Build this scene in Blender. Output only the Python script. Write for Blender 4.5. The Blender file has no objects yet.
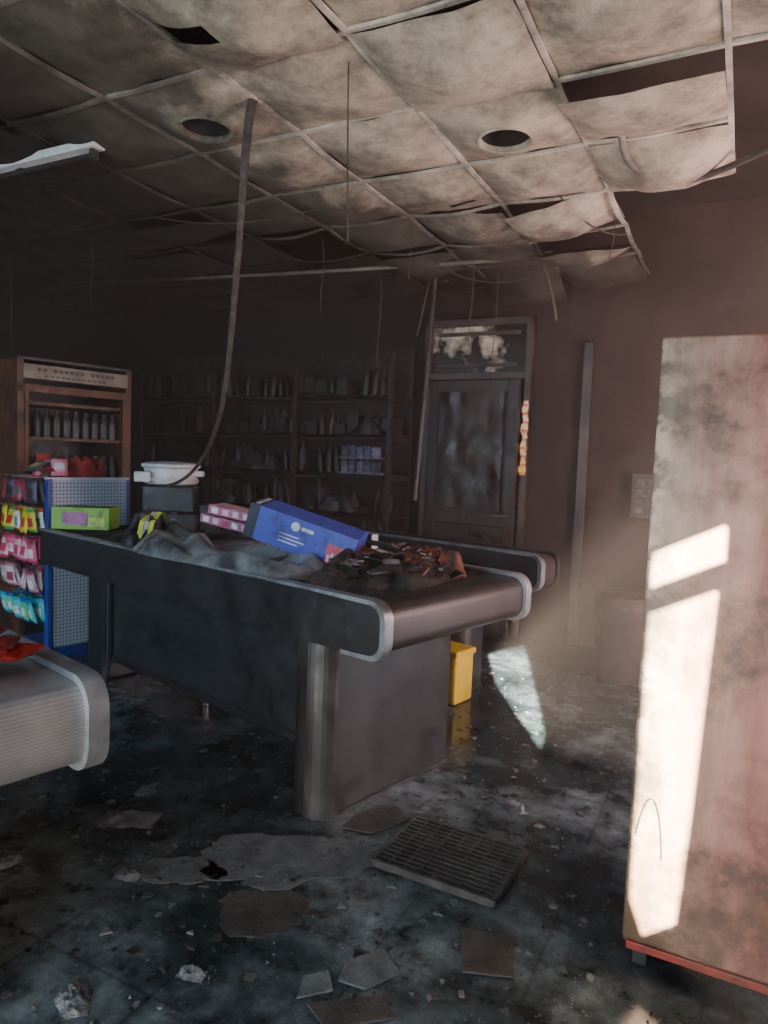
import bpy, math, random
from mathutils import Vector, Matrix, noise
random.seed(7)
C=bpy.context.collection
# ------------------------------------------------------------------ camera
cd=bpy.data.cameras.new('camera');cam=bpy.data.objects.new('camera',cd);C.objects.link(cam)
bpy.context.scene.camera=cam
cd.sensor_fit='VERTICAL';cd.sensor_height=24.0;cd.lens=24.0*700/1024
cd.clip_start=.02
p=math.radians(4.4);r=math.radians(2.2)
F=Vector((0,math.cos(p),-math.sin(p)));U0=Vector((0,math.sin(p),math.cos(p)));R0=Vector((1,0,0))
R=math.cos(r)*R0+math.sin(r)*U0;U=-math.sin(r)*R0+math.cos(r)*U0
cam.matrix_world=Matrix(((R.x,U.x,-F.x,0),(R.y,U.y,-F.y,0),(R.z,U.z,-F.z,1.5),(0,0,0,1)))
ROOM=math.radians(-27);CNT=math.radians(49.1)
# ------------------------------------------------------------------ materials
def newmat(name):
    m=bpy.data.materials.new(name);m.use_nodes=True
    nt=m.node_tree;return m,nt,nt.nodes['Principled BSDF']
def N(nt,t,**k):
    n=nt.nodes.new(t)
    for a,b in k.items():
        if a in n.inputs: n.inputs[a].default_value=b
        else: setattr(n,a,b)
    return n
def ramp(nt,src,stops):
    n=nt.nodes.new('ShaderNodeValToRGB');e=n.color_ramp.elements
    while len(e)<len(stops): e.new(.5)
    for i,(pp,c) in enumerate(stops):
        e[i].position=pp;e[i].color=(c if len(c)==4 else (*c,1)) if not isinstance(c,float) else (c,c,c,1)
    nt.links.new(src,n.inputs[0]);return n.outputs[0]
def coords(nt): return nt.nodes.new('ShaderNodeTexCoord').outputs['Object']
def noi(nt,co,scale,detail=6,rough=.6):
    n=N(nt,'ShaderNodeTexNoise',Scale=scale,Detail=detail,Roughness=rough);nt.links.new(co,n.inputs['Vector']);return n.outputs['Fac']
def mixc(nt,f,a,b,mode='MIX'):
    n=nt.nodes.new('ShaderNodeMix');n.data_type='RGBA';n.blend_type=mode
    for s,i in ((f,0),(a,6),(b,7)):
        if hasattr(s,'node'): nt.links.new(s,n.inputs[i])
        elif isinstance(s,(int,float)): n.inputs[i].default_value=s if i==0 else (s,s,s,1)
        else: n.inputs[i].default_value=(*s,1)
    return n.outputs[2]
def bump(nt,b,h,st=.3,d=.01):
    n=N(nt,'ShaderNodeBump',Strength=st,Distance=d);nt.links.new(h,n.inputs['Height']);nt.links.new(n.outputs[0],b.inputs['Normal'])
def soot(name,c1,c2,scale=6,lo=.35,hi=.65,rough=(.4,.7),metal=0,bs=.25,bd=.004,spec=.5):
    m,nt,b=newmat(name);co=coords(nt)
    f=noi(nt,co,scale);nt.links.new(ramp(nt,f,[(lo,c1),(hi,c2)]),b.inputs['Base Color'])
    g=noi(nt,co,scale*3.1);nt.links.new(ramp(nt,g,[(.35,float(rough[0])),(.65,float(rough[1]))]),b.inputs['Roughness'])
    b.inputs['Metallic'].default_value=metal;b.inputs['Specular IOR Level'].default_value=spec
    bump(nt,b,noi(nt,co,scale*9),bs,bd);return m
def vcol(name,sootc=(.02,.018,.015),amt=(.45,.7),rough=.45,scale=14):
    m,nt,b=newmat(name);co=coords(nt)
    a=nt.nodes.new('ShaderNodeAttribute');a.attribute_name='Col'
    f=ramp(nt,noi(nt,co,scale),[(amt[0],0.0),(amt[1],.9)])
    nt.links.new(mixc(nt,f,a.outputs['Color'],sootc),b.inputs['Base Color'])
    b.inputs['Roughness'].default_value=rough;bump(nt,b,noi(nt,co,60),.2,.003);return m

M={}
M['black']=soot('sooty_black_laminate',(.010,.010,.012),(.032,.032,.034),5,rough=(.3,.6))
M['graphite']=soot('sooty_graphite_panel',(.012,.011,.012),(.032,.030,.031),4,rough=(.28,.5))
M['chrome']=soot('sooty_chrome',(.62,.63,.65),(.25,.24,.23),9,.45,.75,(.22,.45),1,.1)
M['chromeband']=soot('brushed_band',(.34,.35,.37),(.14,.14,.14),9,.4,.7,(.3,.5),.5,.1)
M['dullmetal']=soot('dull_metal',(.10,.096,.092),(.04,.034,.032),6,rough=(.4,.6),metal=.5)
M['cable']=soot('burnt_cable',(.02,.018,.017),(.09,.07,.06),20,rough=(.6,.9),bs=.6,bd=.01)
M['white']=soot('sooty_white_plastic',(.62,.63,.65),(.3,.29,.28),8,.45,.8,(.4,.6))
M['orange']=soot('scorched_orange_frame',(.15,.052,.02),(.022,.013,.010),5,rough=(.4,.7))
M['cream']=soot('header_cream',(.28,.24,.185),(.12,.095,.07),4,rough=(.4,.6))
M['char']=soot('charred_heap',(.010,.008,.008),(.065,.05,.042),22,rough=(.6,.95),bs=.9,bd=.02)
M['ash']=soot('ash_slab',(.06,.072,.079),(.15,.173,.18),14,rough=(.45,.8),bs=.7,bd=.01)
M['slab']=soot('dark_slab',(.03,.028,.026),(.075,.07,.065),10,rough=(.5,.85),bs=.6,bd=.01)
M['foil']=soot('foil',(.35,.37,.4),(.1,.1,.11),12,rough=(.3,.6),metal=.6,bs=.8,bd=.02)
M['red']=soot('red_cloth',(.45,.03,.025),(.12,.01,.01),9,rough=(.6,.8))
M['yellow']=soot('yellow_plastic',(.75,.5,.03),(.5,.32,.02),5,rough=(.4,.5))
M['blue']=soot('blue_edge',(.03,.07,.38),(.02,.04,.16),5,rough=(.4,.5))
M['vcol']=vcol('coloured_packaging',amt=(.52,.75))
M['vdark']=vcol('sooty_packaging',amt=(.36,.62))
M['vsoot']=vcol('heavily_sooted_stock',sootc=(.009,.008,.007),amt=(.22,.5),scale=4,rough=.5)
M['film']=soot('grey_plastic_sheet',(.24,.24,.235),(.045,.045,.045),3,.45,.62,(.2,.4),0,.12,.004)
M['bin']=soot('melted_bin',(.08,.056,.047),(.04,.028,.023),5,rough=(.5,.8))

def ribbed(name,c1,c2,metal):
    m,nt,b=newmat(name);co=coords(nt)
    w=N(nt,'ShaderNodeTexWave',Scale=38.0,Distortion=0.0);w.wave_type='BANDS';w.bands_direction='Z'
    nt.links.new(co,w.inputs['Vector'])
    base=ramp(nt,noi(nt,co,5),[(.35,c1),(.7,c2)])
    nt.links.new(mixc(nt,.22,base,mixc(nt,w.outputs['Fac'],(0,0,0),(1,1,1)),'MULTIPLY'),b.inputs['Base Color'])
    b.inputs['Metallic'].default_value=metal;b.inputs['Roughness'].default_value=.38
    bump(nt,b,w.outputs['Fac'],.2,.002);return m
M['ribd']=ribbed('dark_ribbed_belt_nose',(.06,.048,.045),(.026,.021,.02),.1)
M['ribs']=ribbed('silver_ribbed_belt_nose',(.5,.46,.45),(.28,.26,.26),.5)

# floor
m,nt,b=newmat('wet_sooty_tile_floor');co=coords(nt)
big=noi(nt,co,1.3,8,.65);fine=noi(nt,co,9,9,.7)
base=ramp(nt,big,[(.36,(.010,.017,.020)),(.48,(.036,.052,.058)),(.60,(.13,.165,.175))])
fin=ramp(nt,fine,[(.34,.2),(.66,1.7)])
c=mixc(nt,1.0,base,fin,'MULTIPLY')
v=N(nt,'ShaderNodeTexVoronoi',Scale=42.0);nt.links.new(co,v.inputs['Vector'])
sp=ramp(nt,v.outputs['Distance'],[(.10,1.0),(.17,0.0)])
sel=ramp(nt,noi(nt,co,5),[(.48,0.0),(.6,.8)])
k=nt.nodes.new('ShaderNodeMath');k.operation='MULTIPLY';nt.links.new(sp,k.inputs[0]);nt.links.new(sel,k.inputs[1])
c=mixc(nt,k.outputs[0],c,(.21,.235,.24))
br=N(nt,'ShaderNodeTexBrick',Scale=1.0);br.offset=0
for kk,vv in (('Color1',(1,1,1,1)),('Color2',(.85,.85,.85,1)),('Mortar',(.45,.45,.45,1)),('Mortar Size',.006),('Brick Width',.45),('Row Height',.45)): br.inputs[kk].default_value=vv
nt.links.new(co,br.inputs['Vector'])
c=mixc(nt,.6,c,br.outputs['Color'],'MULTIPLY')
nt.links.new(c,b.inputs['Base Color'])
nt.links.new(ramp(nt,noi(nt,co,2.2,8),[(.48,.03),(.6,.38)]),b.inputs['Roughness'])
bump(nt,b,fine,.22,.006);M['floor']=m

# ceiling : mottled soot over a tone that darkens outward from a pale centre
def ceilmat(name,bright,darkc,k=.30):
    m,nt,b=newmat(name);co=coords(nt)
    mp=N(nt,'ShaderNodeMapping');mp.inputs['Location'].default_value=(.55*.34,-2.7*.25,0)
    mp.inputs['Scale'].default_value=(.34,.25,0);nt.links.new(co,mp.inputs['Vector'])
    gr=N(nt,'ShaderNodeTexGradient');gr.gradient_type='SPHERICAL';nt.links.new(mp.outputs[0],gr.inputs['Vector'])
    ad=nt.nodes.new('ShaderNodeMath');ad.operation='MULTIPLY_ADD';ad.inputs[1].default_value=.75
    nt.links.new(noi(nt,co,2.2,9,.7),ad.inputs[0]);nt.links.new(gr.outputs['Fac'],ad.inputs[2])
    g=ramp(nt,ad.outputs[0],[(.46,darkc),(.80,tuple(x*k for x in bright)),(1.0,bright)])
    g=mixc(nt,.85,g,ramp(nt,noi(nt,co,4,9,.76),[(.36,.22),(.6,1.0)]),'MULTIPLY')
    nt.links.new(g,b.inputs['Base Color']);b.inputs['Roughness'].default_value=.9
    bump(nt,b,noi(nt,co,50),.2,.004);return m
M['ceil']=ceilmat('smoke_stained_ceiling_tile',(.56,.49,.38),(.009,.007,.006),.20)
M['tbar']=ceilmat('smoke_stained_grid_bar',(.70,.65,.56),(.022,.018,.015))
M['plenum']=soot('dark_plenum',(.010,.008,.007),(.04,.027,.022),2,rough=(.8,.95))
def wallmat(name):
    m,nt,b=newmat(name);co=coords(nt)
    sx=nt.nodes.new('ShaderNodeSeparateXYZ');nt.links.new(co,sx.inputs[0])
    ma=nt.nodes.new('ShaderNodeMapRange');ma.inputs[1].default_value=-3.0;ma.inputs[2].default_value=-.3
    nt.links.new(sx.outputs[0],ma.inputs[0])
    a=mixc(nt,ma.outputs[0],(.008,.006,.005),(.085,.053,.043))  # browner, paler right end is haze painted into the burnt wall colour
    g=mixc(nt,.9,a,ramp(nt,noi(nt,co,1.6,9,.72),[(.34,.25),(.68,1.0)]),'MULTIPLY')
    nt.links.new(g,b.inputs['Base Color']);b.inputs['Roughness'].default_value=.85
    bump(nt,b,noi(nt,co,30),.3,.006);return m
M['wall']=wallmat('burnt_wall_haze_gradient')
# scorched cabinet panel, with pink-red lens flare painted in towards the right
m,nt,b=newmat('scorched_panel_flare_tint');co=coords(nt)
f=noi(nt,co,3.6,9,.72)
sx=nt.nodes.new('ShaderNodeSeparateXYZ');nt.links.new(co,sx.inputs[0])
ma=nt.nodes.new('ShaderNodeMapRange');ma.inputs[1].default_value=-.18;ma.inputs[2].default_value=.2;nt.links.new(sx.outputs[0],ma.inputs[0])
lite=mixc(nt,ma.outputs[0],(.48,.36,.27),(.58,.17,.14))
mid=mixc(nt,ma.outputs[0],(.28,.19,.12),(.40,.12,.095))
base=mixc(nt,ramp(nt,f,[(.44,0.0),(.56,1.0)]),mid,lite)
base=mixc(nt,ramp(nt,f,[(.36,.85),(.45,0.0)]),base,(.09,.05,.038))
ed=nt.nodes.new('ShaderNodeMapRange');ed.inputs[1].default_value=-.23;ed.inputs[2].default_value=-.13;ed.inputs[3].default_value=1.0;ed.inputs[4].default_value=0;nt.links.new(sx.outputs[0],ed.inputs[0])
em=nt.nodes.new('ShaderNodeMath');em.operation='MULTIPLY';nt.links.new(ed.outputs[0],em.inputs[0]);nt.links.new(ramp(nt,noi(nt,co,8,8,.7),[(.46,0.0),(.54,1.0)]),em.inputs[1])
base=mixc(nt,em.outputs[0],base,(.09,.065,.045))
st=N(nt,'ShaderNodeMapping');st.inputs['Scale'].default_value=(6,6,.6);nt.links.new(co,st.inputs['Vector'])
base=mixc(nt,.7,base,ramp(nt,noi(nt,st.outputs[0],2,6),[(.32,(.40,.28,.24)),(.66,(1,1,1))]),'MULTIPLY')
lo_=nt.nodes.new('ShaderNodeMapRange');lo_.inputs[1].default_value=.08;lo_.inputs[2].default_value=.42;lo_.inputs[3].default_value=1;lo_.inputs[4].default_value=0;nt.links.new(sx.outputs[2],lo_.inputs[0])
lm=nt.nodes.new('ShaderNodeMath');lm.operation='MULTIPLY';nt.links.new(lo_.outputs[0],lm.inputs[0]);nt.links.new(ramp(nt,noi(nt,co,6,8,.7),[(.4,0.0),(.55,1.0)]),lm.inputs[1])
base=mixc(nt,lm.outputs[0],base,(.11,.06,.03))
nt.links.new(base,b.inputs['Base Color']);b.inputs['Roughness'].default_value=.5;bump(nt,b,f,.4,.014);M['panel']=m

# ------------------------------------------------------------------ builders
class MB:
    def __init__(s): s.v=[];s.f=[];s.c=[];s.m=[]
    def add(s,vs,fs,col=(1,1,1),mi=0):
        o=len(s.v);s.v+= [tuple(x) for x in vs]
        for f in fs: s.f.append(tuple(i+o for i in f));s.c.append(col);s.m.append(mi)
    def box(s,x0,x1,y0,y1,z0,z1,col=(1,1,1),mi=0,M4=None,cols=None):
        vs=[Vector(q) for q in [(x0,y0,z0),(x1,y0,z0),(x1,y1,z0),(x0,y1,z0),(x0,y0,z1),(x1,y0,z1),(x1,y1,z1),(x0,y1,z1)]]
        if M4 is not None: vs=[M4@q for q in vs]
        fs=[(0,3,2,1),(4,5,6,7),(0,1,5,4),(1,2,6,5),(2,3,7,6),(3,0,4,7)]
        s.add(vs,fs,col,mi)
    def lathe(s,cx,cy,z,prof,n=10,col=(1,1,1),mi=0,M4=None,caps=True):
        vs=[];fs=[]
        for (rr,zz) in prof:
            for i in range(n):
                a=2*math.pi*i/n;q=Vector((cx+rr*math.cos(a),cy+rr*math.sin(a),z+zz));vs.append(M4@q if M4 is not None else q)
        for j in range(len(prof)-1):
            for i in range(n): fs.append((j*n+i,j*n+(i+1)%n,(j+1)*n+(i+1)%n,(j+1)*n+i))
        if caps: fs.append(tuple(range(n-1,-1,-1)));fs.append(tuple((len(prof)-1)*n+i for i in range(n)))
        s.add(vs,fs,col,mi)
    def pillow(s,M4,w,h,t,pal,nx=6,ny=8):
        for side in (1,-1):
            vs=[];
            for j in range(ny+1):
                for i in range(nx+1):
                    x=i/nx*2-1;y=j/ny*2-1
                    d=max(0,(1-abs(x)**3)*(1-abs(y)**4))**.6
                    wv=.06*math.sin(6*x+3*y)
                    vs.append(M4@Vector((x*w/2*(1-.06*(1-y*y)),side*(t/2*d)+wv*t,y*h/2)))
            o=len(s.v);s.v+=[tuple(q) for q in vs]
            for j in range(ny):
                for i in range(nx):
                    a=j*(nx+1)+i;q=(a,a+1,a+nx+2,a+nx+1)
                    if side<0:q=q[::-1]
                    s.f.append(tuple(k+o for k in q))
                    s.c.append(pal[0] if j in(0,ny-1) else (pal[2] if (2<=j<=4 and 1<=i<=nx-2) else pal[1]));s.m.append(0)
    def obj(s,name,mats,parent=None,loc=(0,0,0),rz=0,bevel=0,smooth=False,angle=35):
        me=bpy.data.meshes.new(name);me.from_pydata(s.v,[],s.f);me.update()
        if not isinstance(mats,(list,tuple)): mats=[mats]
        for q in mats: me.materials.append(q)
        at=me.color_attributes.new('Col','FLOAT_COLOR','CORNER')
        for pl in me.polygons:
            pl.material_index=s.m[pl.index];pl.use_smooth=smooth
            for li in pl.loop_indices: at.data[li].color=(*s.c[pl.index],1)
        o=bpy.data.objects.new(name,me);C.objects.link(o);o.location=loc;o.rotation_euler=(0,0,rz)
        if parent: o.parent=parent
        if bevel:
            bv=o.modifiers.new('bevel','BEVEL');bv.width=bevel;bv.segments=2;bv.limit_method='ANGLE'
        if smooth:
            es=o.modifiers.new('edge','EDGE_SPLIT');es.split_angle=math.radians(angle)
        return o
def empty(name,loc=(0,0,0),rz=0,parent=None):
    e=bpy.data.objects.new(name,None);C.objects.link(e);e.location=loc;e.rotation_euler=(0,0,rz);e.empty_display_size=.1
    if parent: e.parent=parent
    return e
def box(name,x0,x1,y0,y1,z0,z1,mat,parent=None,bevel=0,loc=(0,0,0),rz=0,M4=None):
    b=MB();b.box(x0,x1,y0,y1,z0,z1,M4=M4);return b.obj(name,mat,parent,loc,rz,bevel)
def tube(name,pts,rad,mat,parent=None,loc=(0,0,0),rz=0,cyc=False,smooth=True,radii=None):
    cu=bpy.data.curves.new(name,'CURVE');cu.dimensions='3D';cu.bevel_depth=rad;cu.bevel_resolution=3;cu.use_fill_caps=True
    if smooth:
        sp=cu.splines.new('NURBS');sp.points.add(len(pts)-1);sp.order_u=4;sp.use_endpoint_u=not cyc
    else:
        sp=cu.splines.new('POLY');sp.points.add(len(pts)-1)
    for i,q in enumerate(pts):
        sp.points[i].co=(*q,1)
        if radii: sp.points[i].radius=radii[i]
    sp.use_cyclic_u=cyc
    cu.materials.append(mat);o=bpy.data.objects.new(name,cu);C.objects.link(o);o.location=loc;o.rotation_euler=(0,0,rz)
    if parent:o.parent=parent
    return o
def heap(name,w,d,h,mat,parent=None,loc=(0,0,0),rz=0,seed=0,n=40,jag=.5,base=0,octv=6,fold=False,sheet=False):
    b=MB();vs=[];fs=[]
    for j in range(n+1):
        for i in range(n+1):
            x=i/n*2-1;y=j/n*2-1
            e=max(0,1-x*x-y*y)
            if sheet:
                q=Vector((x*1.2+y*.9+seed,y*.5-x*.2,seed*.7));wv=noise.noise(q*.9)*1.6
                cr=math.sin((x*2.2+y*2.6+wv)*2.0);cr2=math.sin((x*3.7-y*1.9+wv*1.7+seed)*1.7)
                hh=.46+.20*cr+.13*cr2+.35*noise.noise(q*1.1)+.05*abs(noise.noise(q*5))
                ex=1+.22*noise.noise(Vector((math.atan2(y,x)*1.2+seed,1,2)))
                ee=min(1,max(0,1-(x**4+y**4))*2.2)
                vs.append((x*w/2*ex,y*d/2*ex,base+h*ee**.8*max(.02,hh)))
            elif fold:
                q=Vector((x*1.6+seed,y*1.1,seed*.7));q2=q+Vector((noise.noise(q*1.3),noise.noise(q*1.3+Vector((5,5,5))),0))*.7
                nn=.25+.9*(1-abs(noise.noise(q2*1.3))*2.2)*.6+.25*(1-abs(noise.noise(q2*3.1))*2)
                vs.append((x*w/2*(1+.2*noise.noise(q)),y*d/2*(1+.3*noise.noise(q+Vector((9,0,0)))),base+h*min(1,e*2.2)**.7*max(.03,nn)))
            else:
                nn=noise.fractal(Vector((x*2+seed,y*2,seed*.7)),.8,2,octv)*jag+.6
                edge=1+.25*noise.noise(Vector((x*3+seed,y*3,3)))
                vs.append((x*w/2*edge,y*d/2*edge,base+h*(e**.5)*max(.05,nn)))
    for j in range(n):
        for i in range(n):
            a=j*(n+1)+i;fs.append((a,a+1,a+n+2,a+n+1))
    b.add(vs,fs);return b.obj(name,mat,parent,loc,rz,smooth=True,angle=60)
def quad_slab(name,pts,h,mat,z=.003,tilt=0):
    b=MB();n=len(pts);zz=[z+tilt*random.random() for _ in pts]
    vs=[(x,y,zz[i]) for i,(x,y) in enumerate(pts)]+[(x,y,zz[i]+h) for i,(x,y) in enumerate(pts)]
    fs=[tuple(range(n-1,-1,-1)),tuple(range(n,2*n))]+[(i,(i+1)%n,n+(i+1)%n,n+i) for i in range(n)]
    b.add(vs,fs);return b.obj(name,mat,bevel=.002)

# ------------------------------------------------------------------ room shell (room frame: x = across, y = depth)
floor=box('floor',-6.5,1.6,-1,5.9,-.1,0,M['floor'],rz=ROOM)
M['pave']=soot('pavement_concrete',(.45,.43,.4),(.35,.34,.32),2,rough=(.8,.9))
box('ground_pavement',-16,12,-16,-1.15,-.12,-.02,M['pave'],rz=ROOM)
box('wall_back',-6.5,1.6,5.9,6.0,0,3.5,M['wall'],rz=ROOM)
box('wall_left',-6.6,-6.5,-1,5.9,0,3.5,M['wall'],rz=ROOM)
b=MB();b.box(1.6,1.7,-1,3.1,0,3.5);b.box(1.6,1.7,4.9,5.9,0,3.5);b.box(1.6,1.7,3.1,4.9,2.5,3.5);b.obj('wall_right',M['wall'],rz=ROOM)  # doorway gap in this unseen wall is invented for the warm haze light
cslab=box('ceiling_slab',-6.6,1.7,-1.15,6.0,3.5,3.6,M['plenum'],rz=ROOM)
def wall_front_sun_slots():
    cu=bpy.data.curves.new('wall_front_sun_slots','CURVE');cu.dimensions='2D';cu.fill_mode='BOTH';cu.extrude=.01
    def sp(pts):
        s=cu.splines.new('POLY');s.points.add(len(pts)-1)
        for i,q in enumerate(pts): s.points[i].co=(q[0],q[1],0,1)
        s.use_cyclic_u=True
    sp([(-6.6,0),(-5.6,0),(-5.6,2.9),(-.2,2.9),(-.2,0),(1.7,0),(1.7,3.5),(-6.6,3.5)])
    sp([(.897,2.33),(.897,2.415),(1.05,2.495),(1.052,2.415),(.9,2.335)])  # slots from here on are invented, cut to shape the sun patches
    sp([(.897,2.272),(1.042,2.345),(1.02,1.8),(1.005,1.54),(.93,1.48),(.897,1.56)])
    sp([(.62,2.31),(.74,2.38),(.845,2.42),(.84,1.95),(.80,1.86),(.72,2.0),(.64,2.14)])
    o=bpy.data.objects.new('wall_front_sun_slots',cu);C.objects.link(o)
    cu.materials.append(M['wall'])
    rm=Matrix.Rotation(ROOM,4,'Z')
    o.matrix_world=rm@Matrix.Translation((0,-1.05,0))@Matrix.Rotation(math.radians(90),4,'X')
wall_front_sun_slots()

# suspended ceiling tiles
TX,TY,T=-1.05,3.113,.6
b=MB();skip={(2,0),(2,1),(2,2),(2,3),(2,4),(3,0),(3,1),(3,2),(3,3),(3,4),(1,3),(1,4),(1,2),(4,0),(4,1),(4,2),(4,3),(4,4),(-3,2)}
rnd=random.Random(3)
holes={(0,0):.115,(-2,-1):.115}
for i in range(-9,5):
    for j in range(-6,5):
        if (i,j) in skip: continue
        cx=TX+i*T;cy=TY+j*T
        sag=.03+.05*rnd.random()
        if j>=1: sag+=.05*rnd.random()
        drop=0;tx=ty=0
        if rnd.random()<.18: tx=rnd.uniform(-.04,.04);ty=rnd.uniform(-.04,.04);drop=-.03
        if (i,j) in holes or (i,j)==(1,-1) : tx=ty=drop=0
        if (i,j)==(1,0): ty=.05;tx=0;drop=-.05;sag=.06
        if (i,j)==(1,1): sag=.12;drop=-.02;tx=ty=0
        if (i,j)==(0,2): sag=.10;tx=.05
        if (i,j)==(0,3): sag=.12;drop=-.05;ty=.1
        if (i,j)==(-4,1): ty=.08
        if (i,j)==(-1,4): sag=.1;ty=-.12;drop=-.06
        if (i,j)==(0,1): sag=.07;tx=ty=drop=0
        if (i,j)==(-1,2): sag=.08;tx=-.03;drop=-.02
        n=12;h=T/2-.006
        def zf(x,y): return 3.0-sag*(1-(x/h)**2)*(1-(y/h)**2)+drop*(1)+tx*x/h+ty*y/h+.014*noise.noise(Vector((cx*3+x*7,cy*3+y*7,0)))
        if (i,j) in holes:
            rr=holes[(i,j)];K=32;rings=[]
            for q in range(6):
                ring=[]
                for k in range(K):
                    a=2*math.pi*k/K;ca,sa=math.cos(a),math.sin(a);e=h/max(abs(ca),abs(sa))
                    rad=rr+(e-rr)*q/5;ring.append((cx+rad*ca,cy+rad*sa,zf(rad*ca,rad*sa)))
                rings+=ring
            b.add(rings,[(q*K+k,q*K+(k+1)%K,(q+1)*K+(k+1)%K,(q+1)*K+k) for q in range(5) for k in range(K)])
            continue
        vs=[];fs=[]
        for y in range(n+1):
            for x in range(n+1):
                X=-h+2*h*x/n;Y=-h+2*h*y/n;vs.append((cx+X,cy+Y,zf(X,Y)))
        for y in range(n):
            for x in range(n):
                if (i,j)==(-1,-2) and 0<=x<=4 and 5<=y<=6: continue
                if (i,j)==(-1,1) and 7<=x<=9 and y==8: continue
                a=y*(n+1)+x;fs.append((a,a+1,a+n+2,a+n+1))
        b.add(vs,fs)
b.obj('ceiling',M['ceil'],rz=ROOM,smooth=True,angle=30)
for k,(i,j) in enumerate(holes):
    cx=TX+i*T;cy=TY+j*T
    e=empty('recessed_downlight' if k==0 else 'recessed_downlight.001',rz=ROOM)
    bb=MB();bb.lathe(cx,cy,2.935,[(.113,.03),(.122,.0),(.122,-.006),(.113,-.004),(.108,.02)],32,caps=False);bb.obj('rim',M['ceil'],e,smooth=True)
    bb=MB();bb.lathe(cx,cy,2.94,[(.112,-.005),(.105,.18),(.02,.2)],32,caps=False);bb.obj('can',M['black'],e,smooth=True)
b=MB()
def bar(x0,y0,x1,y1,sagz=0,w=.022,seg=6):
    d=Vector((x1-x0,y1-y0,0));L=d.length;d/=L;nn=Vector((-d.y,d.x,0))
    for k in range(seg):
        a=k/seg;c=(k+1)/seg
        pa=Vector((x0,y0,2.99))+d*L*a;pc=Vector((x0,y0,2.99))+d*L*c
        pa.z-=sagz*math.sin(math.pi*a)+.014*noise.noise(pa*1.3);pc.z-=sagz*math.sin(math.pi*c)+.014*noise.noise(pc*1.3)
        vs=[pa+nn*w/2,pa-nn*w/2,pc-nn*w/2,pc+nn*w/2];vs+=[q+Vector((0,0,.012)) for q in vs]
        b.add(vs,[(0,1,2,3),(7,6,5,4),(0,3,7,4),(1,5,6,2),(0,4,5,1),(3,2,6,7)])
for i in range(-9,6):
    x=TX+(i-.5)*T
    top=4.5 if i<=1 else (1.5 if i==2 else -.5)
    for j in range(-6,5):
        if j-.5>=top: break
        bar(x,TY+(j-.5)*T,x,TY+(j+.5)*T,.015*rnd.random()+(.03*rnd.random() if j>1 else 0))
for j in range(-6,6):
    y=TY+(j-.5)*T
    for i in range(-9,(1 if j>2 else (2 if j>0 else 5))):
        bar(TX+(i-.5)*T,y,TX+(i+.5)*T,y,.015*rnd.random()+(.03*rnd.random() if j>1 else 0))
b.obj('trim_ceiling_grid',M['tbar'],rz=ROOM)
tube('trim_fallen_channel',[(-2.89,6.2,2.9),(-1.5,5.75,2.88),(-.2,5.35,2.9),(1.02,4.99,2.93)],.014,M['tbar'])
tube('trim_hanging_channel',[(1.02,4.99,2.93),(1.15,5.1,2.7),(1.2,5.2,2.55)],.012,M['tbar'])

# door on back wall
def door(name,s0,s1,ztop,ztr,leafmat,framemat,ang):
    e=empty(name,rz=ROOM);y=5.9
    for nm,a in (('jamb_1',(s0,s0+.06)),('jamb_2',(s1-.06,s1))): box(nm,a[0],a[1],y-.09,y,0,ztop,framemat,e,.005)
    box('head',s0,s1,y-.09,y,ztop-.06,ztop,framemat,e,.005)
    box('transom_bar',s0+.06,s1-.06,y-.09,y,ztr-.03,ztr+.03,framemat,e,.005)
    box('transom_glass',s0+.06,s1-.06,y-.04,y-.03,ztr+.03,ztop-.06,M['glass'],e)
    box('transom_inner_frame',s0+.12,s1-.12,y-.065,y-.045,ztr+.08,ztr+.11,framemat,e)
    box('transom_inner_top',s0+.12,s1-.12,y-.065,y-.045,ztop-.14,ztop-.11,framemat,e)
    zt=ztr-.04
    M4=Matrix.Translation((s0+.07,y-.07,0))@Matrix.Rotation(math.radians(ang),4,'Z')
    w=s1-s0-.14
    bb=MB();bb.box(0,w,-.02,.02,.02,zt,M4=M4)
    bb.box(.0,.09,-.035,-.02,.02,zt,M4=M4);bb.box(w-.09,w,-.035,-.02,.02,zt,M4=M4)
    bb.box(.09,w-.09,-.035,-.02,zt-.1,zt,M4=M4);bb.box(.09,w-.09,-.035,-.02,.02,.2,M4=M4);bb.box(.09,w-.09,-.035,-.02,.95,1.07,M4=M4)
    bb.obj('leaf',leafmat,e,bevel=.004)
    b=MB();n=16
    vs=[];fs=[]
    for j in range(n+1):
        for i in range(n+1):
            x=.12+(w-.24)*i/n;z=1.1+(zt-1.2)*j/n
            dy=-.04-.035*abs(noise.noise(Vector((x*5,z*2.2,2))))-.03*abs(noise.noise(Vector((x*11,z*5,8))))
            vs.append(M4@Vector((x,dy,z)))
    for j in range(n):
        for i in range(n):
            a=j*(n+1)+i;fs.append((a,a+1,a+n+2,a+n+1))
    b.add(vs,fs);b.obj('blistered_sheet',leafmat,e,smooth=True,angle=70)
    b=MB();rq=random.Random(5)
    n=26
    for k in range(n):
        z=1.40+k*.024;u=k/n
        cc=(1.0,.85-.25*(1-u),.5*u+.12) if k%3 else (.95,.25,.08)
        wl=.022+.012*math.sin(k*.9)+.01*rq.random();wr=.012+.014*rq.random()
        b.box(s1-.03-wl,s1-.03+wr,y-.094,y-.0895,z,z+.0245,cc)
    b.obj('sun_glint_strips',M['sun_glint'],e)  # warm sun reflection on the jamb, painted as yellow and red strips
    tube('handle',[M4@Vector((w-.06,-.03,1.05)),M4@Vector((w-.06,-.08,1.05)),M4@Vector((w-.18,-.08,1.05))],.009,M['dullmetal'],e,smooth=False)
    return e
M['sun_glint']=vcol('painted_sun_glint',amt=(.6,.8))
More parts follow.
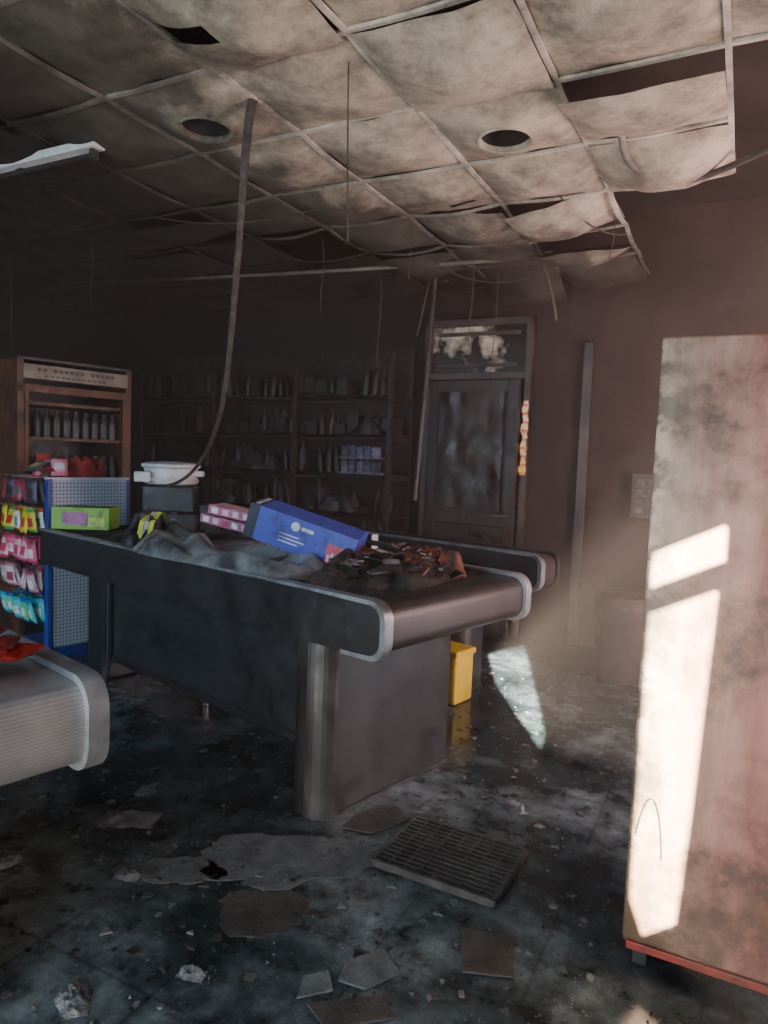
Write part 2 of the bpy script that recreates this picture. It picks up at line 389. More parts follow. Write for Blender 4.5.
m,nt,bs_=newmat('sooty_glass_glow_patches');co=coords(nt)
nt.links.new(ramp(nt,noi(nt,co,3.2,8),[(.50,(.015,.012,.010)),(.62,(.7,.62,.48))]),bs_.inputs['Base Color']);bs_.inputs['Roughness'].default_value=.2;M['glass']=m  # dark part is soot, pale patches are transom glow painted in
M['doorleaf']=soot('burnt_door_leaf',(.008,.006,.005),(.04,.027,.02),3,rough=(.25,.55))
M['doorframe']=soot('burnt_door_frame',(.022,.016,.013),(.075,.05,.04),4,rough=(.3,.6))
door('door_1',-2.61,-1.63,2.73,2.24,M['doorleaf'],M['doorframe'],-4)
# charred cable trunking runs down the back wall, with an electrical panel beside it
box('trim_cable_trunking',-1.22,-1.14,5.85,5.9,0,2.5,M['doorframe'],rz=ROOM,bevel=.006)
e=empty('electrical_panel',rz=ROOM)
box('case',-.78,-.56,5.83,5.9,1.10,1.46,M['bin'],e,.006)
for k in range(2):
    for q in range(4): box('breaker_%d_%d'%(k,q),-.75+k*.09,-.68+k*.09,5.82,5.832,1.14+q*.075,1.19+q*.075,M['dullmetal'],e,.002)

# ------------------------------------------------------------------ checkout counters
def outline(L,z0,z1,rd=.07,n=8):
    pts=[]
    for k in range(n+1):
        a=math.radians(180+90*(k/n));pts.append((rd+rd*math.cos(a),z0+rd+rd*math.sin(a)))
    top=[]
    for k in range(n+1):
        a=math.radians(90+90*(k/n));top.append((rd+rd*math.cos(a),z1-rd+rd*math.sin(a)))
    return top+pts
def counter(name,loc,L,W,nose,side,legv=(.31,.52),legu=None,bands=(0,1)):
    e=empty(name,(loc[0],loc[1],0),CNT);z0,z1=.74,.96
    if legu is None: legu=W-.2
    def prism(nm,x0,x1,pts,mat,bevel=0):
        b=MB();n=len(pts);b.add([(x0,y,z) for y,z in pts]+[(x1,y,z) for y,z in pts],
          [tuple(range(n)),tuple(range(2*n-1,n-1,-1))]+[(i,n+i,n+(i+1)%n,(i+1)%n) for i in range(n)])
        return b.obj(nm,mat,e,bevel=bevel,smooth=True)
    o=outline(L,z0,z1)
    prism('side_plate_1',0,.035,o+[(L,z0),(L,z1)],side)
    prism('side_plate_2',W-.035,W,o+[(L,z0),(L,z1)],side)
    oi=outline(L,z0+.012,z1-.015,.06);oi=[(y+.012,z) for y,z in oi]
    prism('belt_nose',.035,W-.035,oi+[(.35,z0+.012),(.35,z1-.015)],nose)
    box('belt_bed',.035,W-.035,.35,L,z0+.02,z1-.03,M['black'],e)
    box('end_cap',0,W,L-.02,L+.02,z0,z1,side,e,.01)
    for k,(x0,x1) in enumerate(((-.008,.042),(W-.042,W+.008))):
        if k not in bands: continue
        path=[(L,z1+.006)]+[(.45,z1+.006)]+[(y-.006 if y<.08 else y,z) for y,z in outline(L,z0-.006,z1+.006,.076)]+[(.22,z0-.006)]
        inn=[(L,z1-.006),(.45,z1-.006)]+[(y+.018 ,z) for y,z in outline(L,z0+.014,z1-.012,.058)]+[(.22,z0+.010)]
        b=MB();n=len(path)
        vs=[(x0,y,z) for y,z in path]+[(x1,y,z) for y,z in path]+[(x0,y,z) for y,z in inn]+[(x1,y,z) for y,z in inn]
        fs=[]
        for i in range(n-1):
            fs+=[(i,i+1,n+i+1,n+i),(i,2*n+i,2*n+i+1,i+1),(n+i,n+i+1,3*n+i+1,3*n+i)]
        b.add(vs,fs);b.obj('metal_band_%d'%k,M['chromeband'],e,smooth=True,angle=50)
        tube('lower_edge_%d'%k,[((x0+x1)/2,.22,z0),((x0+x1)/2,L,z0)],.005,M['dullmetal'],e,smooth=False)
    b=MB();pr=[];v0,v1=legv;rd=.09
    for k in range(9):
        a=math.radians(270-90*k/8);pr.append((-.005+rd+rd*math.cos(a),v0+rd+rd*math.sin(a)))
    for k in range(9):
        a=math.radians(180-90*k/8);pr.append((-.005+rd+rd*math.cos(a),v1-rd+rd*math.sin(a)))
    b2=MB()
    for k in range(8):
        (xa,ya),(xb,yb)=pr[k],pr[k+1];cx,cy=-.005+rd,v0+rd
        f_=lambda x,y:(cx+(x-cx)*1.03,cy+(y-cy)*1.03)
        A=f_(xa,ya);B=f_(xb,yb);b2.add([(*A,.0),(*B,.0),(*B,z0),(*A,z0)],[(0,3,2,1)])
    b2.obj('leg_corner_cover',M['dullmetal'],e,smooth=True)
    pr+=[(legu,v1),(legu,v0)];n=len(pr)
    b.add([(x,y,0) for x,y in pr]+[(x,y,z0) for x,y in pr],[tuple(range(n)),tuple(range(2*n-1,n-1,-1))]+[(i,(i+1)%n,n+(i+1)%n,n+i) for i in range(n)])
    b.obj('leg_front',M['graphite'],e,smooth=True)
    box('kick_strip',.11,legu+.01,v0-.006,v0,.0,.012,M['dullmetal'],e)
    mu=min(.3,W*.3)
    box('modesty_panel',mu,mu+.03,v1,L-.15,.16,z0,M['black'],e)
    box('lower_rail',mu-.01,mu+.04,v1,L-.15,.12,.16,M['graphite'],e)
    box('leg_rear',mu-.04,W-.1,L-.38,L-.1,0,z0,M['graphite'],e,.02)
    box('leg_rear_strip',mu-.05,mu-.038,L-.36,L-.32,0,z0,M['dullmetal'],e)
    tube('post',[(.5,L*.62,0),(.5,L*.62,z0)] if W>.6 else [(W-.03,L*.62,0),(W-.03,L*.62,z0)],.018,M['chrome'],e,smooth=False)
    return e
c1=counter('checkout_counter',(.02,2.55),2.94,1.07,M['ribd'],M['graphite'])
c3=counter('checkout_counter.001',(-1.336,.79),1.6,1.07,M['ribs'],M['chromeband'])
c2=counter('checkout_counter.002',(.94,4.10),2.0,.24,M['ribd'],M['black'],legv=(.52,.72),legu=.22,bands=(0,))

def W1(u,v): return (.02+.655*u-.756*v,2.55+.756*u+.655*v)
heap('charred_debris_1',.95,.60,.16,M['char'],c1,loc=(.55,.48,.925),rz=.1,seed=3,jag=.5,n=60)
heap('charred_debris_2',.6,.8,.12,M['char'],c1,loc=(.62,1.65,.925),seed=15,jag=.5)
heap('charred_debris_3',.8,.9,.06,M['char'],c1,loc=(.5,2.3,.925),seed=21,jag=.9)
b=MB();rs=random.Random(4)
for k in range(200):
    x=rs.gauss(.56,.24);y=rs.gauss(.52,.22)
    if k%3==0: x=rs.uniform(.1,.95);y=rs.uniform(.3,2.6)
    if not(.06<x<1.0 and .2<y<2.8): continue
    z=.945+.12*max(0,1-((x-.55)/.4)**2-((y-.46)/.3)**2)+rs.uniform(0,.02)
    M4=Matrix.Translation((x,y,z))@Matrix.Rotation(rs.uniform(0,6),4,'Z')@Matrix.Rotation(rs.uniform(-.5,.5),4,'X')@Matrix.Rotation(rs.uniform(-.4,.4),4,'Y')
    a=rs.uniform(.01,.05);c_=rs.uniform(.004,.035)
    b.box(-a,a,-c_,c_,0,rs.uniform(.002,.01),rs.choice([(.02,.02,.02),(.04,.03,.025),(.02,.015,.015),(.12,.1,.09),(.2,.05,.03),(.2,.18,.17),(.06,.05,.05)]),M4=M4)
b.obj('debris_scraps',M['vdark'],c1)
tube('melted_hose',[(.15,.95,.98),(.25,.75,1.02),(.4,.85,1.06),(.55,.7,1.09),(.7,.5,1.08),(.62,.3,1.0),(.45,.28,.96)],.014,M['cable'],c1)
tube('melted_hose_2',[(.3,1.9,.98),(.45,1.7,1.04),(.65,1.8,1.05),(.8,1.5,.99)],.012,M['cable'],c1)
x,y=W1(.82,.42);heap('scorched_red_cloth',.34,.34,.13,soot('scorched_red',(.16,.04,.02),(.02,.015,.015),14,.42,.6,rough=(.7,.9)),loc=(x,y,.935),rz=CNT+.5,seed=9,fold=True)
x,y=W1(.22,1.28);heap('plastic_sheet',1.35,.50,.15,M['film'],loc=(x,y,.960),rz=CNT+1.55,seed=5,n=90,sheet=True)
# blue carton
b=MB();bl=(.06,.085,.45)
L,D,Hh=.54,.22,.165
b.box(-L/2,L/2,-D/2,D/2,0,Hh,bl)
b.box(L/2-.13,L/2+.001,-D/2-.001,D/2+.001,-.001,Hh*.62,(.55,.08,.14))
for k in range(6): b.box(L/2-.12+.018*k,L/2-.108+.018*k,-D/2-.002,D/2,.015+.01*(k%3),.05+.012*(k%2),random.choice([(.75,.55,.6),(.8,.75,.7),(.1,.05,.2)]))
b.box(-L/2-.001,-L/2+.05,-D/2-.001,D/2+.001,-.001,Hh+.001,(.02,.02,.04))
for k in range(3):
    w=.10+.03*(k%2);b.box(-.10,-.10+w,-D/2-.002,-D/2+.01,.035+k*.018,.042+k*.018,(.7,.72,.8))
b.lathe(0,0,0,[(.022,0),(.022,.003)],14,(.75,.75,.8),M4=Matrix.Translation((-.03,-D/2,.125))@Matrix.Rotation(math.radians(90),4,'X'))
b.box(.0,.06,-D/2-.0022,-D/2+.01,.115,.132,(.7,.7,.8))
for k in range(9): b.box(-L/2+.015,-L/2+.035,-D/2+.02+k*.02,-D/2+.032+k*.02,Hh,Hh+.002,(.6,.6,.65))
o=b.obj('blue_carton',M['vcol'],loc=(-.39,3.36,1.045),bevel=.003);o.rotation_euler=(math.radians(4),math.radians(16),math.radians(-10))
e=empty('pink_box_stack',(-.88,4.10,1.065))
for k in range(2):
    b=MB();b.box(-.17,.17,-.1,.1,0,.05,(.55,.12,.25));
    for q in range(5): b.box(-.15+q*.065,-.11+q*.065,-.101,-.09,.008,.04,random.choice([(.75,.55,.65),(.5,.02,.1),(.85,.8,.8)]))
    b.box(-.16,.16,-.09,.09,.05,.0505,(.65,.4,.45))
    o=b.obj('box_%d'%k,M['vcol'],e,loc=(.05*k,-.02*k,.055*k),bevel=.002);o.rotation_euler=(0,math.radians(9),math.radians(-20+9*k))
# hi-vis vest
e=empty('hi_vis_vest',(*W1(.20,2.0),.965),CNT+.6)
heap('fabric',.36,.24,.21,M['black'],e,seed=31,jag=.6,n=24)
b=MB();
for k,cc in enumerate([(.6,.65,.05),(.4,.4,.4),(.6,.65,.05)]):
    pts=[]
    for t in range(9):
        a=math.pi*t/8;pts.append((.14*math.cos(a),.17*math.sin(a)+.01*math.sin(t*2.2)))
    for t in range(8):
        (x0,z0),(x1,z1)=pts[t],pts[t+1];yy=-.09+k*.03
        b.add([(x0,yy,z0),(x1,yy,z1),(x1,yy+.026,z1+.004),(x0,yy+.026,z0+.004)],[(0,1,2,3)],cc)
b.obj('reflective_bands',M['vcol'],e)
box('price_card',-.02,.02,-.004,.004,0,.1,M['white'],loc=(-.05,4.28,.93),rz=.3)
b=MB();b.box(-.18,.18,-.1,.1,0,.14,(.2,.42,.03));b.box(-.11,.05,-.102,-.09,.03,.11,(.45,.12,.3));b.box(.04,.15,-.102,-.09,.02,.08,(.5,.6,.1));b.box(-.17,.17,-.09,.09,.14,.141,(.1,.2,.02))
b.obj('green_carton',M['vcol'],loc=(*W1(.22,2.78),.972),rz=.05,bevel=.003)
e=empty('cash_register',(*W1(.74,2.62),.935),.1)
box('base',-.2,.2,-.2,.2,0,.14,M['black'],e,.01);box('body',-.17,.17,-.1,.18,.14,.325,M['black'],e,.015)
box('printer',.21,.33,-.1,.1,0,.2,M['black'],e,.01)
b=MB()
for k in range(4):
    for q in range(4): b.box(-.15+.06*k,-.105+.06*k,-.19+.022*q,-.175+.022*q,.14,.148)
b.obj('keys',M['bin'],e)
e=empty('white_tub',(*W1(.74,2.62),1.262),.1)
b=MB();b.lathe(0,0,0,[(.15,0),(.18,.012),(.19,.03),(.175,.05),(.18,.11),(.2,.125),(.195,.14),(.16,.15),(.05,.158)],20);b.obj('tub_body',M['white'],e,smooth=True)
b=MB();b.box(.12,.22,-.05,.05,.06,.1);b.box(-.2,-.1,-.21,-.15,.02,.09);b.obj('tub_handles',M['white'],e,bevel=.01)

e=empty('red_snack_packets',(-.93,1.60,.965))
b=MB()
for k in range(14):
    M4=Matrix.Translation((random.uniform(-.12,.05),random.uniform(-.08,.08),.03+.022*(k%4)))@Matrix.Rotation(random.uniform(0,3),4,'Z')@Matrix.Rotation(math.radians(80+random.uniform(-15,15)),4,'X')
    b.pillow(M4,.11,.15,.035,random.choice([((.5,.03,.03),(.6,.05,.04),(.7,.5,.1)),((.4,.03,.03),(.35,.02,.03),(.5,.05,.05)),((.2,.03,.03),(.3,.03,.03),(.2,.05,.05))]))
b.obj('packets',M['vcol'],e,smooth=True,angle=60)

# ------------------------------------------------------------------ candy gondola
e=empty('candy_display_rack',(*W1(0.17,3.24),0),CNT)
m,nt,bs_=newmat('pegboard');co=coords(nt)
mp=N(nt,'ShaderNodeMapping');mp.inputs['Scale'].default_value=(40,40,40);nt.links.new(co,mp.inputs['Vector'])
fr=nt.nodes.new('ShaderNodeVectorMath');fr.operation='FRACTION';nt.links.new(mp.outputs[0],fr.inputs[0])
su=nt.nodes.new('ShaderNodeVectorMath');su.operation='SUBTRACT';su.inputs[1].default_value=(.5,.5,.5);nt.links.new(fr.outputs[0],su.inputs[0])
mu=nt.nodes.new('ShaderNodeVectorMath');mu.operation='MULTIPLY';mu.inputs[1].default_value=(1,0,1);nt.links.new(su.outputs[0],mu.inputs[0])
ln=nt.nodes.new('ShaderNodeVectorMath');ln.operation='LENGTH';nt.links.new(mu.outputs[0],ln.inputs[0])
nt.links.new(ramp(nt,ln.outputs['Value'],[(.2,(.02,.02,.025)),(.28,(.42,.46,.54))]),bs_.inputs['Base Color']);bs_.inputs['Roughness'].default_value=.5;M['peg']=m
box('pegboard',.03,.58,0,.015,.08,1.26,M['peg'],e)
box('edge_blue',-.0,.03,-.012,.05,.0,1.27,M['blue'],e,.003);box('edge_blue_right',.58,.60,-.01,.05,0,1.27,M['blue'],e,.003)
box('top_rail',-.0,.60,-.01,.05,1.26,1.28,M['white'],e)
box('back_panel',.28,.31,.05,.48,0,1.26,M['black'],e);box('foot',.0,.58,.02,.48,0,.08,M['blue'],e)
b=MB()
pals=[[((.03,.03,.04),(.08,.04,.1),(.02,.02,.02)),((.2,.02,.04),(.35,.03,.06),(.1,.1,.1))],
 [((.7,.5,.02),(.75,.6,.03),(.6,.05,.02)),((.03,.35,.08),(.7,.55,.05),(.5,.04,.03)),((.55,.1,.02),(.8,.75,.7),(.05,.3,.4))],
 [((.6,.05,.15),(.75,.4,.45),(.6,.04,.1)),((.5,.03,.08),(.7,.1,.2),(.8,.7,.7))],
 [((.45,.2,.25),(.7,.55,.55),(.35,.04,.1)),((.3,.05,.1),(.6,.35,.4),(.8,.75,.75))],
 [((.02,.3,.45),(.05,.5,.5),(.7,.75,.75)),((.02,.1,.5),(.1,.5,.2),(.75,.75,.7))]]
rows=(1.2,.99,.78,.57,.36)
for row,z in enumerate(rows):
    for kk in range(5):
        for dep in range(4):
            M4=Matrix.Translation((-.02-.05*dep+.1,.08+kk*.115,z-.02+random.uniform(-.01,.01)))@Matrix.Rotation(math.radians(90+random.uniform(-18,18)),4,'Z')@Matrix.Rotation(math.radians(random.uniform(-16,16)),4,'X')
            b.pillow(M4,.11,.165,.035,random.choice(pals[row]))
b.obj('snack_bags',M['vcol'],e,smooth=True,angle=60)
for row,z in enumerate(rows):
    for kk in range(5): tube('hook_%d_%d'%(row,kk),[(.28,.08+kk*.115,z+.075),(-.1,.08+kk*.115,z+.075),(-.11,.08+kk*.115,z+.09)],.003,M['chrome'],e,smooth=False)
heap('red_cloth',.36,.3,.15,M['red'],e,loc=(.34,.22,1.27),seed=41,fold=True,n=30);b=MB()
for k in range(8):
    M4=Matrix.Translation((.06+random.uniform(-.08,.08),.22+random.uniform(-.18,.2),1.33+.02*(k%3)))@Matrix.Rotation(random.uniform(0,3),4,'Z')@Matrix.Rotation(math.radians(60+random.uniform(-35,25)),4,'X')
    b.pillow(M4,.11,.16,.04,random.choice([((.6,.1,.2),(.7,.3,.35),(.8,.7,.7)),((.4,.03,.03),(.6,.04,.04),(.3,.3,.3)),((.05,.05,.06),(.1,.1,.1),(.5,.4,.1))]))
b.obj('top_packets',M['vcol'],e,smooth=True,angle=60)

# ------------------------------------------------------------------ drinks fridge
e=empty('drinks_fridge',(-2.78,5.29,0),CNT)
w,d,h=.92,.62,2.16
box('side_left',0,.05,0,d,0,h,M['orange'],e,.005);box('side_right',w-.05,w,0,d,0,h,M['orange'],e,.005)
box('back',.05,w-.05,d-.03,d,0,h,M['black'],e);box('plinth',.05,w-.05,.02,d,0,.18,M['black'],e)
box('top',0,w,0,d,h-.02,h,M['black'],e)
box('header_sign',.04,w-.04,-.015,.05,h-.16,h-.05,M['cream'],e,.004)
box('header_frame',0,w,0,.06,h-.26,h-.2,M['orange'],e,.003)
b=MB()
for k in range(15):
    if k in (2,9): continue
    b.box(.14+k*.042,.168+k*.042,-.018,-.014,h-.10,h-.075)
for k in range(12): b.box(.2+k*.042,.222+k*.042,-.018,-.014,h-.14,h-.127)
b.obj('header_lettering',M['black'],e)
box('door_frame_left',.05,.08,-.01,.01,.18,h-.26,M['orange'],e);box('door_frame_right',w-.08,w-.05,-.01,.01,.18,h-.26,M['orange'],e)
b=MB()
for k,z in enumerate((.5,.85,1.2,1.55,1.82)): b.box(.05,w-.05,.04,d-.05,z-.01,z);b.box(.05,w-.05,.03,.045,z-.012,z+.012)
b.obj('shelves',M['orange'],e)
b=MB();bprof=[(.032,0),(.034,.01),(.034,.14),(.028,.17),(.012,.2),(.012,.225)]
for z in (.5,.85,1.2,1.55):
    for k in range(10):
        for q in range(2): b.lathe(.11+k*.078,.12+q*.12,z,bprof,10,random.choice([(.03,.03,.03),(.05,.05,.055),(.02,.02,.02),(.05,.045,.04),(.05,.015,.015)]))
b.obj('bottles',M['vdark'],e,smooth=True)

# ------------------------------------------------------------------ back shelving with bottles
e=empty('wall_shelving',rz=ROOM)
b=MB();S0,S1=-5.7,-2.75
for k in range(4):
    x=S0+(S1-S0)*k/3;b.box(x-.02,x+.02,5.42,5.46,0,2.3+.1*(k%2));b.box(x-.02,x+.02,5.84,5.88,0,2.5)
    for z in (.3,.65,1.0,1.35,1.7,2.05): b.box(x-.015,x+.015,5.44,5.86,z-.05,z-.02)
levels=(.3,.65,1.0,1.35,1.7,2.05)
rs=random.Random(8)
for z in levels:
    for q in range(3):
        xa=S0+(S1-S0)*q/3;xb=S0+(S1-S0)*(q+1)/3;dl=rs.uniform(-.06,.005);dr=rs.uniform(-.06,.005)
        b.add([(xa,5.44,z-.02+dl),(xb,5.44,z-.02+dr),(xb,5.86,z-.02),(xa,5.86,z-.02),(xa,5.44,z+.0+dl),(xb,5.44,z+dr),(xb,5.86,z),(xa,5.86,z)],[(0,3,2,1),(4,5,6,7),(0,1,5,4),(1,2,6,5),(2,3,7,6),(3,0,4,7)])
b.box(S0,S1,5.86,5.88,0,2.5)
b.obj('shelf_frame',soot('sooty_shelf_metal',(.005,.004,.004),(.022,.016,.012),4,rough=(.5,.85)),e)
b=MB()
for z in levels:
    x=S0+.08
    while x<S1-.06:
        g=random.random()
        if g<.5:
            s=random.uniform(.7,1.25);pr=[(a*s*1.05,q*s) for a,q in bprof]
            col=random.choice([(.010,.010,.010),(.02,.016,.016),(.04,.034,.03),(.015,.012,.010),(.04,.01,.008),(.008,.012,.010),(.07,.06,.055)])
            M4=Matrix.Translation((x,0,z))@Matrix.Rotation(random.uniform(-.18,.18),4,'Y')@Matrix.Translation((-x,0,-z))
            for q in range(2): b.lathe(x,5.53+q*.1,z,pr,8,col,M4=M4)
            x+=.088
        elif g<.76: x+=.13
        else:
            col=random.choice([(.02,.018,.015),(.05,.015,.012),(.015,.015,.02)]);b.box(x-.03,x+.08,5.5,5.7,z,z+random.uniform(.05,.18),col);x+=.13
b.obj('bottles',M['vsoot'],e,smooth=True)
for k,(x,z) in enumerate([(-5.2,1.35),(-4.1,1.7),(-3.6,2.05),(-4.6,1.0),(-3.3,1.0),(-5.0,2.05),(-3.0,1.7),(-4.3,1.35)]):
    heap('burnt_stock_%d'%k,.6,.3,.22,M['black'],e,loc=(x,5.6,z),seed=70+k,jag=.9,n=20)
b=MB()
for k in range(5):
    for q in range(2):
        b.box(-3.18+k*.075,-3.115+k*.075,5.37,5.43,1.37+q*.13,1.46+q*.13+.01*(k%2),random.choice([(.05,.06,.2),(.16,.16,.26),(.04,.04,.1)]))
        b.box(-3.17+k*.075,-3.125+k*.075,5.368,5.43,1.4+q*.13,1.42+q*.13,(.25,.2,.22))
b.box(-3.2,-2.78,5.36,5.44,1.35,1.37,(.15,.15,.2));b.box(-3.2,-2.78,5.36,5.44,1.485,1.5,(.15,.15,.2))
b.obj('blue_packs',M['vdark'],e)

# ------------------------------------------------------------------ scorched upright cabinet on the right
e=empty('upright_metal_cabinet',rz=ROOM)
s0,s1,t0,t1=-.23,.62,2.14,2.8
box('carcass',s0,s1,t0+.03,t1,.06,1.87,M['panel'],e,.004)
box('door_panel',s0,s1,t0,t0+.028,.09,1.87,M['panel'],e,.006)
M['redp']=soot('red_paint',(.36,.04,.025),(.06,.02,.015),7,rough=(.4,.6))
box('red_plinth',s0+.01,s1,t0+.018,t1,.045,.07,M['redp'],e,.003)
for k,(x,y) in enumerate([(s0+.05,t0+.05),(s1-.05,t0+.05),(s0+.05,t1-.05),(s1-.05,t1-.05)]): box('foot_%d'%k,x-.02,x+.02,y-.02,y+.02,0,.05,M['black'],e)
tube('handle',[(s1-.08,t0,1.0),(s1-.08,t0-.04,1.02),(s1-.08,t0-.04,1.28),(s1-.08,t0,1.3)],.01,M['dullmetal'],e)
tube('hanging_wire',[(s0+.02,t0-.006,.42),(s0+.04,t0-.01,.54),(s0+.07,t0-.01,.56),(s0+.09,t0-.01,.46),(s0+.095,t0-.006,.36)],.0018,M['cable'],e)

e=empty('yellow_crate',(.44,4.34,0),CNT)
box('tub',-.10,.10,-.13,.13,0,.32,M['yellow'],e,.02);box('rim',-.11,.11,-.14,.14,.3,.34,M['yellow'],e,.01)
e=empty('waste_bin',(1.72,4.88,0))
b=MB();b.lathe(0,0,0,[(.15,0),(.16,.02),(.2,.5),(.21,.52),(.21,.55),(.17,.6),(.06,.62)],24);b.obj('bin_body',M['bin'],e,smooth=True)

# ------------------------------------------------------------------ cables
tube('hanging_cable',[(-.62,3.08,3.02),(-.65,3.12,2.9),(-.68,3.2,2.66),(-.727,3.35,2.4),(-.81,3.6,2.07),(-.90,3.9,1.79),(-1.06,4.2,1.48),(-1.27,4.45,1.30),(-1.40,4.5,1.27)],.012,M['cable'],radii=[1.3,1.9,1.1,1.5,1.1,1.3,.8,.9,.8])
tube('hanging_cable.001',[(-.61,3.10,3.0),(-.655,3.16,2.85),(-.672,3.22,2.6),(-.73,3.38,2.38),(-.8,3.62,2.1)],.006,M['cable'])
tube('hanging_cable.002',[(-.59,3.1,3.02),(-.66,3.08,2.95),(-.64,3.14,2.8),(-.69,3.2,2.66)],.009,M['cable'])
tube('hanging_wire.000',[(-.2,2.78,3.0),(-.195,2.78,2.7),(-.18,2.78,2.33)],.003,M['cable'])
tube('hanging_conduit',[(.33,5.55,2.98),(.31,5.5,2.5),(.27,5.4,1.9),(.23,5.3,1.19)],.018,M['dullmetal'])
tube('hanging_conduit.001',[(.30,5.57,2.98),(.25,5.52,2.7),(.2,5.5,2.45)],.008,M['cable'])
tube('ceiling_conduit',[(.98,3.2,2.98),(1.02,3.33,2.92),(1.2,3.5,2.89),(1.39,3.55,2.89),(1.55,3.45,2.92),(1.72,3.2,2.97)],.016,M['tbar'])
for k,(x,y,l) in enumerate([(-2.2,5.2,.5),(-3.0,5.6,.9),(1.3,4.3,.3),(-1.2,5.4,.35),(.1,4.6,.35),(-.5,5.0,.5),(.55,5.0,.7),(.75,5.2,1.0),(-.1,5.6,.8)]):
    tube('hanging_wire.%03d'%(k+1),[(x,y,3.0),(x+.04,y,3-l*.5),(x-.03,y+.02,3-l*.8),(x+.01,y+.02,3-l)],.003,M['cable'])
for k,(a_,b_,dz) in enumerate([((-1.6,4.6),(-.3,4.2),.12),((.9,4.0),(1.5,4.6),.1),((.2,5.2),(1.3,4.9),.3)]):
    tube('drooping_wire' if k==0 else 'drooping_wire.%03d'%k,[(*a_,2.99),((a_[0]*2+b_[0])/3,(a_[1]*2+b_[1])/3,2.99-dz),((a_[0]+b_[0]*2)/3,(a_[1]+b_[1]*2)/3,2.99-dz),(*b_,2.99)],.004,M['cable'])
e=empty('fluorescent_light',rz=ROOM)
sx=-1.43*.891-3.48*.454;ty=-1.43*.454+3.48*.891
box('housing',sx-1.25,sx,ty-.035,ty+.035,2.93,2.97,M['white'],e,.006)
tube('tube',[(sx-1.2,ty,2.905),(sx-.05,ty,2.905)],.012,M['tbar'],e,smooth=False)
for k,x in enumerate((sx-.04,sx-1.21)): box('socket_%d'%k,x-.012,x+.012,ty-.018,ty+.018,2.885,2.935,M['tbar'],e)

# ------------------------------------------------------------------ floor debris
b=MB()
e=empty('fallen_vent_grille',(.30,2.52,.012),math.radians(-28))
for k in range(14): b.box(-.235,.235,-.18+k*.0275,-.172+k*.0275,0,.02)
for k in range(9): b.box(-.235+k*.058,-.229+k*.058,-.18,.19,0,.018)
b.box(-.24,-.225,-.19,.195,-.004,.022);b.box(.225,.24,-.19,.195,-.004,.022);b.box(-.24,.24,-.19,-.178,-.004,.022);b.box(-.24,.24,.183,.195,-.004,.022)
b.obj('grid',M['slab'],e)
box('backing',-.235,.235,-.185,.19,-.01,.004,M['black'],e)
def blob(cx,cy,rx,ry,n,seed,rot=0):
    rr=random.Random(seed);o=[]
    for k in range(n):
        t=2*math.pi*k/n;q=.88+.28*noise.noise(Vector((math.cos(t)*1.5+seed,math.sin(t)*1.5,0)))+.14*noise.noise(Vector((math.cos(t)*6+seed,math.sin(t)*6,4)));x=rx*q*math.cos(t);y=ry*q*math.sin(t)
        o.append((cx+x*math.cos(rot)-y*math.sin(rot),cy+x*math.sin(rot)+y*math.cos(rot)))
    return o
quad_slab('ash_slab',blob(-.34,2.50,.38,.19,60,1,.1),.003,M['ash'],z=.001)
quad_slab('ash_slab.001',blob(-.68,2.4,.17,.10,50,2),.003,M['ash'],z=.001)
quad_slab('ash_slab.002',blob(-.35,2.2,.17,.15,50,12),.002,M['slab'],z=.001)
quad_slab('broken_tile',[(-.06,1.97),(.05,2.03),(.10,1.93),(.0,1.86),(-.08,1.89)],.006,M['ash'],tilt=.004)
quad_slab('broken_tile.001',[(-.18,1.9),(-.11,1.93),(-.09,1.85),(-.19,1.82)],.006,M['ash'],tilt=.004)
quad_slab('broken_tile.002',[(-.16,1.8),(.05,1.84),(.08,1.76),(-.1,1.72)],.006,M['slab'],tilt=.004)
quad_slab('broken_tile.003',[(.30,2.14),(.46,2.11),(.43,1.93),(.28,1.94)],.006,M['slab'],tilt=.004)
quad_slab('broken_tile.004',[(-.05,2.85),(.10,2.92),(.16,2.80),(.0,2.68),(-.12,2.72)],.006,M['slab'],tilt=.004)
for k,(x,y,s) in enumerate([(-.98,2.73,.22),(-.98,2.98,.14),(-.79,1.79,.14),(-.85,2.35,.09),(-1.3,2.4,.1),(.62,2.95,.12),(-.5,1.9,.08)]):
    heap('crumpled_foil' if k==0 else 'crumpled_foil.%03d'%k,s,s*.6,.018,M['foil'],loc=(x,y,.002),rz=k,seed=50+k,fold=True,n=20)
b=MB();rr=random.Random(11)
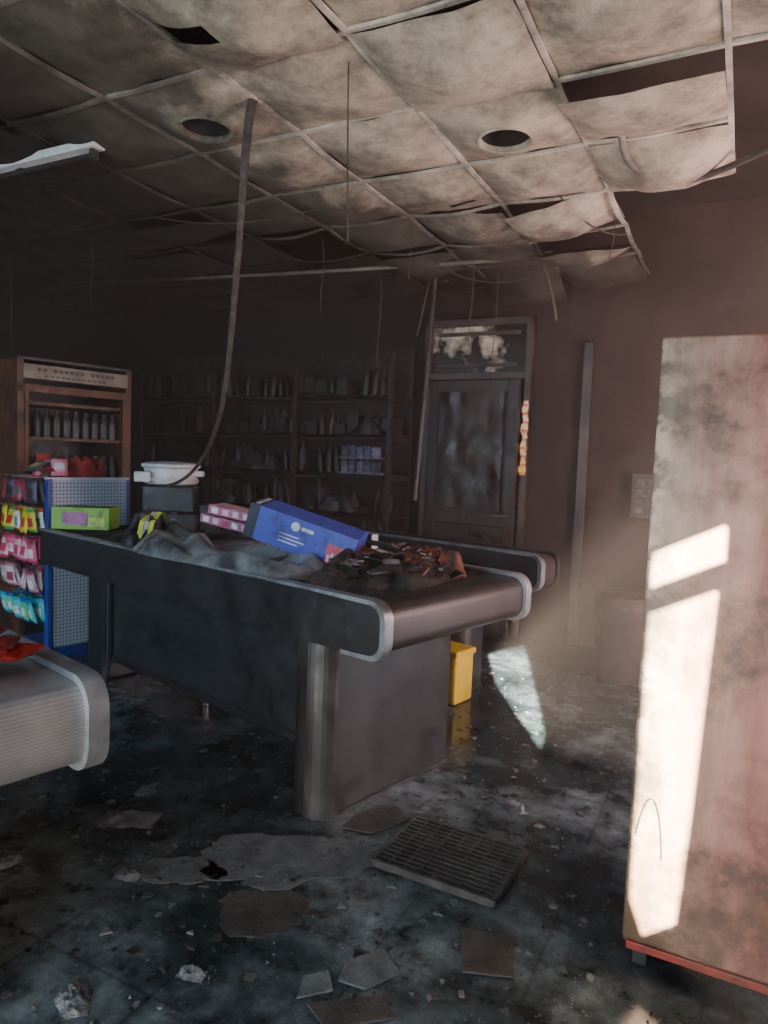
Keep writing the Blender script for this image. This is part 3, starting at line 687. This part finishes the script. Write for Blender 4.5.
for k in range(3000):
    x=rr.uniform(-2.3,1.3);y=rr.uniform(1.2,4.9);s=rr.choice([.004,.006,.006,.008,.012,.018,.028])
    ss=x*.891-y*.454;tt=x*.454+y*.891
    if ss>-.3 and tt>2.05: continue
    n=rr.choice([3,4,5]);t0_=rr.uniform(0,6);h=rr.uniform(.002,.008)
    pts=[(x+s*rr.uniform(.4,1)*math.cos(t0_+2*math.pi*q/n),y+s*rr.uniform(.4,1)*math.sin(t0_+2*math.pi*q/n)) for q in range(n)]
    g=rr.choice([.02,.03,.05,.08,.15]);col=(g,g*1.03,g*1.03)
    b.add([(px,py,.001) for px,py in pts]+[(px,py,h*rr.uniform(.6,1.2)) for px,py in pts],[tuple(range(n,2*n))]+[(i,(i+1)%n,n+(i+1)%n,n+i) for i in range(n)],col)
b.obj('floor_debris',M['vcol'])

# ------------------------------------------------------------------ scatter volume added to stand in for the glare veil (forward scattering)
m=bpy.data.materials.new('glare_veil_scatter');m.use_nodes=True;nt=m.node_tree;nt.nodes.remove(nt.nodes['Principled BSDF'])
vs=nt.nodes.new('ShaderNodeVolumeScatter');vs.inputs['Color'].default_value=(.95,.78,.70,1);vs.inputs['Density'].default_value=.034;vs.inputs['Anisotropy'].default_value=.5
nt.links.new(vs.outputs[0],nt.nodes['Material Output'].inputs['Volume'])
box('glare_veil',-6.45,1.55,1.0,5.85,.02,3.45,m,parent=floor)

# ------------------------------------------------------------------ light
wd=bpy.data.worlds.new('world');bpy.context.scene.world=wd;wd.use_nodes=True
bg=wd.node_tree.nodes['Background'];bg.inputs[0].default_value=(.60,.80,1,1);bg.inputs[1].default_value=4.8
rm=Matrix.Rotation(ROOM,3,'Z')
D=Vector((.13,.99,-.37)).normalized()
tgt=rm@Vector((.82,-1.05,2.0))
ld=bpy.data.lights.new('low_sun','SPOT');ld.energy=1000000;ld.color=(1,.91,.76);ld.shadow_soft_size=.05;ld.spot_blend=.02
dist=16;ld.spot_size=2*math.atan(.74/dist)
lo=bpy.data.objects.new('low_sun',ld);C.objects.link(lo);lo.location=tgt-D*dist
lo.rotation_euler=D.to_track_quat('-Z','Y').to_euler()
def area(name,loc,tgt,sx,sy,en,col):
    l=bpy.data.lights.new(name,'AREA');l.shape='RECTANGLE';l.size=sx;l.size_y=sy;l.energy=en;l.color=col
    o=bpy.data.objects.new(name,l);C.objects.link(o);o.location=rm@Vector(loc)
    o.rotation_euler=(rm@(Vector(tgt)-Vector(loc))).to_track_quat('-Z','Y').to_euler()
area('pavement_bounce',(-1.0,-2.2,.3),(-.7,2.8,3.0),2.0,1.0,165,(1,.93,.82))
area('haze_fill_lamp',(1.58,4.0,1.5),(-1.2,4.2,1.9),1.7,2.0,130,(1,.52,.40))  # added warm lamp that lights the haze from the right
